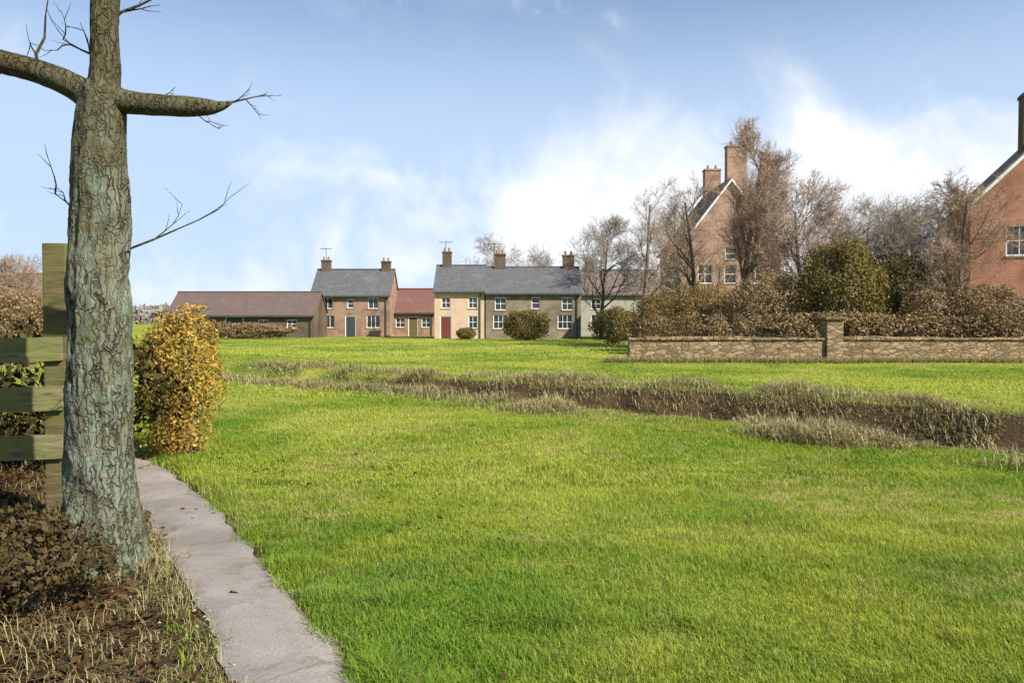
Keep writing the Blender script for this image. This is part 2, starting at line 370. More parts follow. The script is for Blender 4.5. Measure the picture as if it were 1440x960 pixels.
# ------------------------------------------------------------ grass and litter
def blades(P, h, wdt, lean, az=None):
    """P (n,3) bases; returns verts (n*5), tris"""
    n = len(P); az = rng.random(n)*2*np.pi if az is None else az
    d = np.stack([np.cos(az), np.sin(az), 0*az], 1); s = np.stack([-np.sin(az), np.cos(az), 0*az], 1)
    up = np.array([0,0,1.])
    mid = P + up*(h*.55)[:,None] + d*(lean*h*.3)[:,None]; tip = P + up*(h*(1-.35*lean))[:,None] + d*(lean*h)[:,None]
    V = np.stack([P-s*(wdt/2)[:,None], P+s*(wdt/2)[:,None], mid+s*(wdt*.4)[:,None], mid-s*(wdt*.4)[:,None], tip], 1).reshape(-1, 3)
    b = np.arange(n)*5
    return V, np.stack([b, b+1, b+2, b+3], 1), np.stack([b+3, b+2, b+4], 1)
def in_view(x, y, pad=380):
    px = 720+x/np.maximum(y, .1)*F; return (y > 2.9) & (px > -pad) & (px < 1440+pad)
def scatter(n, r0, r1, power=1.):
    """points in the view wedge between depth r0 and r1, denser near"""
    u = rng.random(n); y = r0*(r1/r0)**u if power == 0 else r0+(r1-r0)*u**power
    x = (rng.random(n)*2-1)*(y*1.0+.6); return x, y
def grass():
    Vs, Qs, Ts, As = [], [], [], []; off = 0
    for n, r0, r1, hh, ww in ((720000, 2.9, 7.5, .045, .0042), (600000, 7.5, 16, .05, .007), (320000, 16, 34, .055, .014), (125000, 34, 72, .07, .03)):
        x, y = scatter(n, r0, r1, 0); m = in_view(x, y)
        x, y = x[m], y[m]; z, Dd, Dp, S_ = height(x, y); sl = left_soil(x, y)
        pr = np.clip((Dp-.19+.09*n2(x, y, 4., 13))/.15, 0, 1)*np.clip((Dd-1.2)/.4, 0, 1)*(1-sl)*np.where(dsp_left(x, y) & (y < 9), .12, 1.)
        pr *= .55+.45*np.clip(n2(x, y, 1.1, 41)+.6, 0, 1)
        k = rng.random(len(x)) < pr; x, y, z, Dp = x[k], y[k], z[k], Dp[k]; n_ = len(x)
        clump = 1.7*np.clip(n2(x, y, 3.1, 93)-.42, 0, .6)+np.clip(1+.55*n2(x, y, 2.6, 55)+.35*n2(x, y, 9, 57), .3, 2.2)
        edge = 1+.7*np.exp(-((Dp-.4)/.2)**2)
        h = hh*clump*(.55+.8*rng.random(n_))*edge
        V, q, t = blades(np.stack([x, y, z-.004], 1), h, ww*(.6+.8*rng.random(n_)), .25+.8*rng.random(n_))
        Vs.append(V); Qs.append(q+off); Ts.append(t+off); off += len(V); As.append(np.repeat(rng.random(n_), 5))
    o = np_mesh('lawn_grass', np.concatenate(Vs), [np.concatenate(Qs), np.concatenate(Ts)], M['grass'], attr=np.concatenate(As))
    tag(o, 'short bright green grass of the village green', 'grass', kind='stuff')
grass()
def deadgrass():
    Vs, Qs, Ts, As = [], [], [], []; off = 0
    # along the ditch
    i = rng.integers(0, len(DC)-1, 420000); t = rng.random(len(i))[:,None]
    P = DC[i]*(1-t)+DC[i+1]*t; a = rng.random(len(i))*2*np.pi; r = 2.9*np.sqrt(rng.random(len(i)))
    x = P[:,0]+r*np.cos(a); y = P[:,1]+r*np.sin(a); m = in_view(x, y); x, y = x[m], y[m]
    z, Dd, Dp, S_ = height(x, y)
    pr = (1.3*np.exp(-((Dd-1.85)/.55)**2)+.28*np.exp(-((Dd-1.1)/.4)**2)+.17*np.exp(-((Dd-2.7)/.6)**2)*(S_ < 0)*(x > -1))*(.34+.3*np.clip((-2-x)/4, 0, 1)+.66*np.clip(n2(x, y, .8, 77)*2.+.4, 0, 1)); k = rng.random(len(x)) < pr
    x, y, z = x[k], y[k], z[k]; n_ = len(x)
    h = (.04+.20*rng.random(n_)**1.4)*np.clip(1+1.2*n2(x, y, 1.3, 66), .25, 2.4)*np.clip(.8+(x+6)/16, .75, 1)
    sets = [(x, y, z, h, .009+.008*rng.random(n_))]
    # left verge: straggly dead grass between the path and the leaf litter
    x = -5.5+6*rng.random(120000); y = 3+8*rng.random(120000); d, s = dist_poly(x, y, PC[::4]); d = d*np.sign(s)
    pr = np.clip((d-.2)/.1, 0, 1)*np.exp(-np.clip(d-.4, 0, 9)/.7); k = (rng.random(len(x)) < pr) & in_view(x, y)
    x, y = x[k], y[k]; z = height(x, y)[0]; n_ = len(x)
    sets.append((x, y, z, (.03+.13*rng.random(n_)**2)*np.clip(1+.9*n2(x, y, 3., 17), .3, 2), .0018+.0032*rng.random(n_)))
    # tufts in front of the garden wall on the right
    x = 3.5+17*rng.random(22000); y = 29.2+.9*rng.random(22000); z = height(x, y)[0]
    sets.append((x, y, z, .10+.28*rng.random(22000)**2, .012+.01*rng.random(22000)))
    for x, y, z, h, wd in sets:
        V, q, t = blades(np.stack([x, y, z-.01], 1), h, wd, .2+1.5*rng.random(len(x)))
        Vs.append(V); Qs.append(q+off); Ts.append(t+off); off += len(V); As.append(np.repeat(rng.random(len(x)), 5))
    o = np_mesh('dry_grass', np.concatenate(Vs), [np.concatenate(Qs), np.concatenate(Ts)], M['dead'], attr=np.concatenate(As))
    tag(o, 'tan dry grass along the ditch banks and path verge', 'dry grass', kind='stuff')
deadgrass()
def leafquads(P, size, tilt=1., nrm=None):
    n = len(P)
    if nrm is None:
        nrm = rng.normal(size=(n, 3)); nrm[:,2] += (1-tilt)*4
    nrm = nrm/np.linalg.norm(nrm, axis=1)[:,None]
    a = np.cross(nrm, rng.normal(size=(n, 3))); a /= np.linalg.norm(a, axis=1)[:,None]; b = np.cross(nrm, a)
    s = size[:,None]
    V = np.stack([P-a*s, P+b*s*.55+nrm*s*.12, P+a*s, P-b*s*.55+nrm*s*.12], 1).reshape(-1, 3)
    return V, (np.arange(n)*4)[:,None]+np.arange(4)[None]
def litter():
    x = -6+6.5*rng.random(110000); y = 2.8+9*rng.random(110000); d, s = dist_poly(x, y, PC[::4]); d = d*np.sign(s)
    pr = np.clip((d-.22)/.9, .0, 1)**.8*np.clip((11-y)/3, 0, 1); pr = np.maximum(pr, .006*(np.abs(d) < 2.5))
    k = (rng.random(len(x)) < pr) & in_view(x, y); x, y = x[k], y[k]; z = height(x, y)[0]+.006+.03*rng.random(len(x))
    V, q = leafquads(np.stack([x, y, z], 1), .010+.032*rng.random(len(x))**1.6, .45)
    o = np_mesh('leaf_litter', V, [q], M['litter'], attr=np.repeat(rng.random(len(x)), 4))
    tag(o, 'brown fallen leaves under the roadside tree', 'leaf litter', kind='stuff')
litter()

def weeds():
    x, y = scatter(600, 3.2, 16, 0); dl = dsp_left(x, y); z, Dd, Dp, S_ = height(x, y)
    k = (~dl) & (Dd > 1.6) & (Dp > .35) & (n2(x, y, .6, 91) > .05); x, y, z = x[k], y[k], z[k]; P, A, Sz = [], [], []
    Vs, Qs = [], []; off = 0
    for xi, yi, zi in zip(x, y, z):
        m = random.randint(5, 9); r = random.uniform(.03, .075); a = np.arange(m)*2*np.pi/m+random.random()*6
        d = np.stack([np.cos(a), np.sin(a), 0*a], 1); sd = np.stack([-np.sin(a), np.cos(a), 0*a], 1); c = np.array([xi, yi, zi+.02]); up = np.array([0,0,1.])
        V = np.stack([np.tile(c, (m,1)), c+d*r*.6+sd*r*.24+up*.018, c+d*r+up*.006, c+d*r*.6-sd*r*.24+up*.018], 1).reshape(-1, 3)
        Vs.append(V); Qs.append(off+(np.arange(m)*4)[:,None]+np.arange(4)); off += len(V); A.append(np.full(len(V), random.random()))
    o = np_mesh('lawn_weeds', np.concatenate(Vs), [np.concatenate(Qs)], M['weed'], attr=np.concatenate(A)); tag(o, 'broad-leaved rosette weeds dotted through the lawn', 'weeds', kind='stuff')
def grit():
    i = rng.integers(0, len(PC)-1, 5200); t = rng.random(len(i))[:,None]; P = PC[i]*(1-t)+PC[i+1]*t
    x = P[:,0]+rng.normal(size=len(i))*.24; y = P[:,1]+rng.normal(size=len(i))*.24; k = in_view(x, y) & (y < 9); x, y = x[k], y[k]
    z = np.full(len(x), .008); r = .003+.009*rng.random(len(x))**3
    O = np.array([(1,0,0),(-.5,.87,0),(-.5,-.87,0),(.1,.1,.8)]); V = (np.stack([x, y, z], 1)[:,None]+O[None]*r[:,None,None]*(.7+.6*rng.random((len(x), 4, 1)))).reshape(-1, 3)
    b = (np.arange(len(x))*4)[:,None]
    o = np_mesh('path_grit', V, [np.concatenate([b+np.array([0,1,3]), b+np.array([1,2,3]), b+np.array([2,0,3])])], M['grit'], attr=np.repeat(rng.random(len(x)), 4)); tag(o, 'loose grit scattered on the pale path', 'grit', kind='stuff')
grit()
# ------------------------------------------------------------ trees
def prisms(S0, S1, R0, R1, k=3):
    n = len(S0); d = S1-S0; L = np.linalg.norm(d, axis=1)[:,None]; d = d/np.maximum(L, 1e-6)
    ref = np.where(np.abs(d[:,2:3]) < .9, np.array([[0,0,1.]]), np.array([[1.,0,0]]))
    a = np.cross(d, ref); a /= np.linalg.norm(a, axis=1)[:,None]; b = np.cross(d, a)
    an = np.arange(k)*2*np.pi/k
    ring = a[:,None]*np.cos(an)[None,:,None]+b[:,None]*np.sin(an)[None,:,None]
    V = np.concatenate([S0[:,None]+ring*R0[:,None,None], S1[:,None]+ring*R1[:,None,None]], 1).reshape(-1, 3)
    base = (np.arange(n)*2*k)[:,None]; fs = []
    for i in range(k): fs.append(np.concatenate([base+i, base+(i+1) % k, base+k+(i+1) % k, base+k+i], 1))
    return V, np.concatenate(fs)
def grow(seed, H, spread, trunk_r, levels=5, upright=.5, first=.18, n_main=11, twig_min=.004, dens=1.):
    r = random.Random(seed); segs = []
    def vec(): return np.array([r.gauss(0,1), r.gauss(0,1), r.gauss(0,1)])
    def branch(p, d, L, rad, lev):
        n = max(3, int(5 if lev < 2 else 4)); q = p.copy(); dd = d/np.linalg.norm(d); pts = [(q.copy(), rad)]
        for i in range(n):
            dd = dd+vec()*((.10+.05*lev) if lev else .055)+np.array([0,0,1])*(.10*upright if lev else .12); dd /= np.linalg.norm(dd)
            nq = q+dd*L/n; nr = max(rad*(1-.72*(i+1)/n), twig_min*.7); segs.append((q, nq, pts[-1][1], nr, lev)); q = nq; pts.append((q.copy(), nr))
        if lev >= levels: return
        nc = int(([n_main, 9, 7, 6, 4, 3][lev])*dens+r.random())
        for c in range(nc):
            t = (first if lev == 0 else .15)+(1-(first if lev == 0 else .15))*(c+r.random())/nc; t = min(t, .999)
            f = t*n; i = int(f); f -= i; bp = pts[i][0]*(1-f)+pts[i+1][0]*f; br = (pts[i][1]*(1-f)+pts[i+1][1]*f)
            ax = pts[i+1][0]-pts[i][0]; ax /= np.linalg.norm(ax)
            side = np.cross(ax, vec()); side /= np.linalg.norm(side)
            ang = r.uniform(.45, .95)*(1-.35*upright); nd = ax*math.cos(ang)+side*math.sin(ang)
            if lev == 0:
                Lc = spread*(1.25-.85*t)*r.uniform(.8, 1.2)
            else: Lc = L*(.78-.32*t)*r.uniform(.7, 1.25)
            branch(bp, nd, Lc, max(br*.55, twig_min), lev+1)
    branch(np.array([0,0,-.1]), np.array([0,0,1.]), H, trunk_r, 0)
    return segs
def bare_tree(name, x, y, H, spread, tr, label, seed, mat_t, mat_c, group=None, **kw):
    root = empty(name, (x, y, hz(x, y) if y < 60 else 0), 0, label, 'tree', group)
    segs = grow(seed, H, spread, tr, **kw)
    for nm, cond, k, mat in (('trunk', lambda l: l <= 1, 7, mat_t), ('crown', lambda l: l > 1, 3, mat_c)):
        s = [g_ for g_ in segs if cond(g_[4])]
        V, f = prisms(np.array([a[0] for a in s]), np.array([a[1] for a in s]), np.array([a[2] for a in s]), np.array([a[3] for a in s]), k)
        np_mesh(nm, V, [f], mat, root, smooth=(nm == 'trunk'))
    return root
def shrub(name, x, y, sx, sy, h, mat, label, cat='shrub', n=6000, leaf=.06, seed=0, box=0., stem=M['bark_far'], z0=.05, rz=0., group=None):
    """leaf clumps through the volume of an uneven ellipsoid / clipped box, over a few stems"""
    root = empty(name, (x, y, hz(x, y) if y < 60 else 0), rz, label, cat, group)
    u = rng.normal(size=(n, 3)); u /= np.linalg.norm(u, axis=1)[:,None]
    if box: u = u/(np.abs(u)**box).sum(1)[:,None]**(1/box)
    rr = (.45+.55*rng.random(n)**.45)
    bump_ = 1+.22*vnoise(u*2.2+seed*3.3+11)+.13*vnoise(u*5.5+seed*1.9+5)
    P = u*(rr*bump_)[:,None]*np.array([sx/2, sy/2, h/2])+np.array([0,0,h/2+z0])
    keep = vnoise(P*(3.2/max(h, 1))+seed*7.1) > -.42; P = P[keep]; P[:,2] = np.maximum(P[:,2], .02)
    nr = u[keep]+.9*rng.normal(size=P.shape)
    V, q = leafquads(P, leaf*(.5+rng.random(len(P))), 1, nr)
    np_mesh('foliage', V, [q], mat, root, attr=np.repeat(np.clip(.5*rng.random(len(P))+.5*(vnoise(P*2.5/max(leaf*12,.3)+seed)*.5+.5), 0, 1), 4))
    s0, s1, r0, r1 = [], [], [], []
    for i in range(40):
        b = np.array([random.uniform(-.2,.2)*sx, random.uniform(-.2,.2)*sy, -.05]); e = np.array([random.uniform(-.42,.42)*sx, random.uniform(-.42,.42)*sy, h*random.uniform(.6,1.05)])
        m_ = (b*.55+e*.45)+np.array([random.gauss(0,.04), random.gauss(0,.04), .1*h])
        s0 += [b, m_]; s1 += [m_, e]; r = .006+.009*h*random.random()**2; r0 += [r, r*.7]; r1 += [r*.7, r*.2]
    V, f = prisms(np.array(s0), np.array(s1), np.array(r0), np.array(r1), 5)
    np_mesh('stem', V, [f], stem, root)
    return root

# ---- foreground tree beside the path
def px(pxx, pyy, Yd): return np.array([(pxx-720)/F*Yd, Yd, EYE-(pyy-HY)/F*Yd])
def limb(pts, rad, n=40, k=22, amp=.06, seed=1., rough=False):
    C = catmull(np.column_stack([np.array(pts), rad]), max(4, n//(len(pts)-1)))
    P, r = C[:,:3], C[:,3]; T = np.gradient(P, axis=0); T /= np.linalg.norm(T, axis=1)[:,None]
    a = np.cross(T, np.array([.13,.97,.2])); a /= np.linalg.norm(a, axis=1)[:,None]; b = np.cross(T, a)
    an = np.arange(k)*2*np.pi/k; m = len(P)
    ring = (a[:,None]*np.cos(an)[None,:,None]+b[:,None]*np.sin(an)[None,:,None])
    base = P[:,None]+ring*r[:,None,None]
    nn = vnoise(base.reshape(-1,3)*np.array([9,9,3])+seed)*.6+vnoise(base.reshape(-1,3)*np.array([26,26,8])+seed)*.4
    if rough:      # ridged bark, burrs and root flare
        B = base.reshape(-1, 3)
        ridge = 1-2.4*np.abs(vnoise(B*np.array([17,17,3.2])+vnoise(B*6)[:,None]*.8+seed)); fine = vnoise(B*np.array([60,60,24])+3)
        burr = np.clip(vnoise(B*np.array([4,4,2.4])+9.3)-.35, 0, 1)
        low = np.clip(.55-(B[:,2]), 0, .8)
        nn = nn+1.25*ridge+.4*fine+3.2*burr+low*4.5*np.sin(np.tile(an, m)*5+1+2*vnoise(B*1.5))
    V = (P[:,None]+ring*(r[:,None]*(1+amp*nn.reshape(m, k)))[:,:,None]).reshape(-1, 3)
    I = np.arange(m*k).reshape(m, k); J = np.roll(I, -1, 1)
    Qd = np.stack([I[:-1], J[:-1], J[1:], I[1:]], -1).reshape(-1, 4)
    V = np.vstack([V, P[-1]]); tip = np.stack([I[-1], J[-1], np.full(k, len(V)-1)], -1)
    return V, Qd, tip
TY = 5.15; base = np.array([(142-720)/F*TY, TY, 0.]); base[2] = hz(base[0], base[1])
root = empty('roadside_tree', base, 0, 'bare grey-green lichened tree trunk in the left foreground beside the pale path', 'tree')
def L_(pxx, pyy, dy=0): return px(pxx, pyy, TY+dy)-base
V, q, t = limb([L_(137,860), L_(137,815), L_(138,760), L_(136,650), L_(140,520), L_(139,400), L_(144,300), L_(143,215), L_(146,165), L_(150,125), L_(151,108)],
               [.50,.33,.235,.195,.186,.180,.168,.155,.140,.110,.05], 480, 130, .055, 1., True)
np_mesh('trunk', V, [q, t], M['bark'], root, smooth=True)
V, q, t = limb([L_(146,175), L_(149,140), L_(153,100), L_(152,50), L_(155,0), L_(160,-60), L_(158,-160)], [.10,.098,.088,.080,.079,.07,.06], 160, 40, .05, 6., True)
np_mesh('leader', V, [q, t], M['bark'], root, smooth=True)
V, q, t = limb([L_(145,150), L_(110,125), L_(60,104), L_(0,88), L_(-90,60)], [.10,.085,.078,.075,.06], 40, 16, .08, 3.)
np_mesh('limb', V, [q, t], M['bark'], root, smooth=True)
V, q, t = limb([L_(150,140), L_(190,147), L_(240,151), L_(288,153), L_(312,152), L_(330,146)], [.10,.074,.068,.058,.034,.008], 40, 16, .08, 5.)
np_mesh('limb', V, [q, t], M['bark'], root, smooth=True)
s0, s1, r0, r1 = [], [], [], []
def twig(p, d, L, r, lev=0):
    q_ = p
    for i in range(4):
        d = d+np.array([random.gauss(0,.16), random.gauss(0,.16), random.gauss(0,.14)+.03]); d = d/np.linalg.norm(d); e = q_+d*L/4
        s0.append(q_); s1.append(e); r0.append(r*(1-.2*i)); r1.append(r*(.8-.2*i)+.0008); q_ = e
        if lev < 2 and random.random() < .75: twig(q_, d+np.array([random.gauss(0,.7), random.gauss(0,.5), random.gauss(0,.5)]), L*.5, r*.5, lev+1)
for (a_, b_, L, r_) in (((184,350),(335,282),.62,.0085), ((60,104),(30,20),.6,.012), ((112,330),(60,190),.5,.011), ((20,92),(-30,140),.4,.012), ((155,40),(230,-30),.5,.012), ((150,90),(90,20),.5,.01), ((318,150),(352,128),.28,.008), ((262,152),(300,175),.22,.006), ((215,150),(236,122),.2,.006)):
    s0, s1, r0, r1 = [], [], [], []; A, B = L_(*a_), L_(*b_); twig(A, (B-A)/np.linalg.norm(B-A)+np.array([0,.2,0]), L, r_)
    V, f = prisms(np.array(s0), np.array(s1), np.array(r0), np.array(r1), 6); np_mesh('twig', V, [f], M['bark_dark'], root)

# ---- fence with mossy rails, far left
FY = 6.3
root = empty('rail_fence', ((85-720)/F*FY, FY, 0), R(4), 'mossy wooden post-and-rail fence at the far left behind the trunk', 'fence')
root.location.z = hz(root.location.x, FY)
def post(xx, h, w_):
    mb = MB(); n = 9
    prof = [(-w_/2, -w_/2), (w_/2, -w_/2), (w_/2, w_/2), (-w_/2, w_/2)]
    mb.box(xx-w_/2, xx+w_/2, -w_/2, w_/2, -.3, h); return mb.build('post', M['post'], root, .012)
post(0, 2.2, .18); post(-1.9, 1.62, .15); post(-3.8, 1.6, .15)
for zc in (1.36, .97, .60):
    mb = MB()
    for k_ in range(10):
        xa, xb = -3.9+.396*k_, -3.9+.396*(k_+1); sg = lambda u: zc+.02-.018*math.sin(math.pi*((u+3.9) % 1.95)/1.95)+.006*math.sin(u*5+zc*9)
        mb.add([(xa,-.128,sg(xa)-.093+.006*math.sin(xa*7)),(xb,-.128,sg(xb)-.093+.006*math.sin(xb*7)),(xb,-.082,sg(xb)-.093+.006*math.sin(xb*7)),(xa,-.082,sg(xa)-.093+.006*math.sin(xa*7)),
                (xa,-.128,sg(xa)+.093),(xb,-.128,sg(xb)+.093),(xb,-.082,sg(xb)+.093),(xa,-.082,sg(xa)+.093)], [(0,3,2,1),(4,5,6,7),(0,1,5,4),(2,3,7,6)]+([(3,0,4,7)] if k_ == 0 else [])+([(1,2,6,5)] if k_ == 9 else []))
    mb.build('rail', M['rail'], root)

# ---- shrubs and hedges
def at(pxx, Yd): return (pxx-720)/F*Yd
shrub('beech_shrub', at(252, 9.3), 9.3, .82, .8, 1.64, M['beech'], 'golden brown clipped beech shrub beside the pale path', 'shrub', 11000, .022, 1, box=3.5, z0=.03)
shrub('hedge', at(-20, 8.6), 8.6, 3.6, 1., 1.42, M['yew'], 'dark overgrown hedge behind the mossy rail fence', 'hedge', 9000, .045, 2, box=4)
shrub('bramble', at(-25, 4.35), 4.35, 1.3, .9, .5, M['bracken'], 'low dark bramble clump in the bottom left corner', 'shrub', 5200, .02, 3)
# garden wall, right
wx0, wx1, WY = at(885, 30), at(1475, 30), 30.
root = empty('garden_wall', ((wx0+wx1)/2, WY, -.1), R(0), 'low brown stone wall at the far edge of the green on the right', 'wall')
mid = at(1173, 30)-root.location.x; half = (wx1-wx0)/2
gap = .32
mb = MB(); mb.box(-half, mid-gap, 0, .4, 0, .95); mb.box(mid+gap, half, 0, .4, 0, .95); mb.build('wall', M['rubble'], root, .02)
mb = MB()
for a_, b_ in ((-half-.03, mid-gap-.01), (mid+gap+.01, half+.03)):
    xx = a_
    while xx < b_-.12:
        e = min(xx+random.uniform(.28, .62), b_); dz = random.uniform(-.012, .03)
        mb.box(xx, e-.012, -.05-random.uniform(0, .03), .45+random.uniform(0, .03), .953, 1.05+dz+.02*math.sin(xx*.9)); xx = e
mb.build('coping', M['rubble'], root, .018)
root = empty('gate_pier', (at(1173, 30), WY, -.1), 0, 'taller pale stone pier standing in the low garden wall', 'pier')
MB().box(-.31, .31, -.12, .5, 0, 1.72).build('shaft', M['cream'] if 0 else M['rubble'], root, .03)
mb = MB(); mb.box(-.4, .4, -.21, .59, 1.723, 1.83); mb.build('cap', M['rubble'], root, .03)
SH = [
 (1185, 33.2, 3.6, 2.6, 5.0, 'hedge', 'tall dark evergreen shrub behind the stone pier', .10, 7500),
 (1255, 34.2, 3.0, 2.4, 4.3, 'hedge', 'dark evergreen shrub right of the tallest evergreen', .10, 6000),
 (1310, 32.8, 3.4, 2.2, 3.4, 'brownhedge', 'brown leafy shrub behind the wall, left of the right-hand brick house', .08, 6000),
 (1400, 32.2, 3.6, 2.2, 2.9, 'brownhedge', 'brown shrub in front of the right-hand brick house', .08, 6500),
 (1085, 34., 4.0, 2.4, 3.5, 'brownhedge', 'low brown shrub behind the wall under the tallest bare tree', .08, 6000),
 (1105, 36.5, 3.0, 2.2, 3.6, 'brownhedge', 'brown shrub tucked behind the left side of the tall evergreen', .08, 5000),
 (985, 36., 3.6, 2.4, 3.0, 'ochre', 'ochre leafy shrub under the bare trees by the wall end', .08, 6000),
 (925, 40., 3.0, 2.4, 2.9, 'ochre', 'smaller ochre shrub left of the wall end', .08, 5000),
 (865, 52., 3.2, 2.4, 2.3, 'hedge', 'dark rounded shrub in front of the trees left of the wall', .10, 4000),
 (740, 63., 3.6, 2.0, 2.3, 'hedge', 'dark green shrub in front of the stone cottage', .11, 3600),
 (655, 66., 1.6, 1.2, .9, 'hedge', 'small low bush beneath the cream house front', .08, 1500),
 (340, 68., 9.0, 2.0, 1.3, 'brownhedge', 'long low brown hedge in front of the barn', .12, 6000),
 (20, 40., 7.0, 3.0, 2.9, 'brownhedge', 'broad brown thicket beyond the fence at far left', .11, 7000),
 (-20, 52., 9.0, 3.0, 3.7, 'brownhedge', 'taller brown thicket behind the broad thicket at far left', .13, 7000),
]
for i, (pp, yy, sx, sy, h, mt, lab, lf, n) in enumerate(SH):
    shrub('shrub' if h < 3.2 and sx < 6 else ('hedge' if h < 2 else 'large_shrub'), at(pp, yy), yy, sx, sy, h, M[mt], lab, 'hedge' if h < 2 and sx > 6 else 'shrub', int(n*3.2), lf*.56, i+5, box=2.4)

shrub('hedge', (at(905, 32)+at(1450, 32))/2, 31.6, at(1450, 32)-at(905, 32), 1.0, 1.75, M['brownhedge'], 'long thin brown winter hedge running directly behind the garden wall', 'hedge', 30000, .05, 40, box=4)
# ---- bare trees
TR = [
 (1046, 43., 10.9, 3.4, .24, 'tallest bare winter tree, upright crown against the white cloud', 3, 'twig', .75, 1.25),
 (985, 47., 8.6, 3.6, .2, 'brown bare tree just left of the tallest one', 5, 'twig', .5, .85),
 (905, 52., 9.4, 3.8, .19, 'grey bare tree with rounded crown, leftmost of the clump', 8, 'twig_grey', .35, .85),
 (1130, 40., 7.1, 3.4, .16, 'bare tree right of the tallest one above the evergreen', 11, 'twig', .35, 1.1),
 (1215, 41., 6.2, 3.5, .15, 'grey bare tree behind the evergreen shrubs', 14, 'twig_grey', .3, 1.05),
 (1292, 39., 6.2, 3.4, .15, 'bare tree between the evergreens and the right-hand brick house', 17, 'twig_grey', .3, 1.1),
 (1345, 33.5, 6.6, 2.7, .14, 'spreading bare tree before the gable of the right-hand brick house', 19, 'twig', .35, 1.1),
 (690, 92., 9.2, 4.6, .2, 'distant bare tree showing above the slate roof of the cream house', 23, 'twig_grey', .3, .9),
 (765, 95., 8.4, 4.4, .2, 'distant bare tree showing above the stone cottage roof', 25, 'twig_grey', .3, .9),
 (845, 70., 8.8, 4.6, .2, 'bare tree at the right end of the stone cottage', 31, 'twig_grey', .3, 1.),
 (960, 56., 8.2, 4.2, .2, 'low brown bare tree before the half hidden brick house', 37, 'twig', .3, .8),
 (30, 62., 4.9, 3.4, .2, 'bare tree on the skyline at far left', 27, 'twig', .25, 1.),
]
for (pp, yy, H, sp, tr, lab, sd, tm, up, dn) in TR:
    bare_tree('bare_tree', at(pp, yy), yy, H, sp, tr, lab, sd, M['bark_far'], M[tm], 'bare winter trees beyond the green', upright=up, dens=dn, twig_min=.0075 if yy < 60 else .012, levels=4)

# ---- houses
def window(par, x, z, w_, h_, y, nv=2, nh=2, sill=True):
    mb = MB(); fr = .06
    mb.box(x-w_/2, x+w_/2, y-.03, y+.05, z, z+fr); mb.box(x-w_/2, x+w_/2, y-.03, y+.05, z+h_-fr, z+h_)
    mb.box(x-w_/2, x-w_/2+fr, y-.03, y+.05, z+fr, z+h_-fr); mb.box(x+w_/2-fr, x+w_/2, y-.03, y+.05, z+fr, z+h_-fr)
    iw = w_-2*fr
    for i in range(1, nv): xx = x-w_/2+fr+iw*i/nv; mb.box(xx-.018, xx+.018, y-.02, y+.03, z+fr, z+h_-fr)
    for j in range(1, nh):
        zz = z+h_*j/nh
        for i in range(nv): mb.box(x-w_/2+fr+iw*i/nv+.018, x-w_/2+fr+iw*(i+1)/nv-.018, y-.02, y+.03, zz-.018, zz+.018)
    f = mb.build('window', M['white'], par)
    MB().box(x-w_/2+fr*.5, x+w_/2-fr*.5, y+.031, y+.045, z+fr*.5, z+h_-fr*.5).build('pane', M['glass'], f)
    if sill: MB().box(x-w_/2-.06, x+w_/2+.06, y-.12, y-.033, z-.08, z-.005).build('sill', M['stone'], f)
_dc = [0]
def door(par, x, w_, h_, y):
    _dc[0] += 1
    mb = MB(); mb.box(x-w_/2, x+w_/2, y-.02, y+.04, .05, h_)
    d = mb.build('door', (M['darkpaint'], M['reddoor'], M['post'], M['darkpaint'])[(_dc[0]*3+1) % 4], par)
    mb = MB(); mb.box(x-w_/2-.07, x-w_/2-.003, y-.05, y+.04, .05, h_+.07); mb.box(x+w_/2+.003, x+w_/2+.07, y-.05, y+.04, .05, h_+.07); mb.box(x-w_/2-.003, x+w_/2+.003, y-.05, y+.04, h_+.003, h_+.07)
    mb.build('frame', M['white'], d)
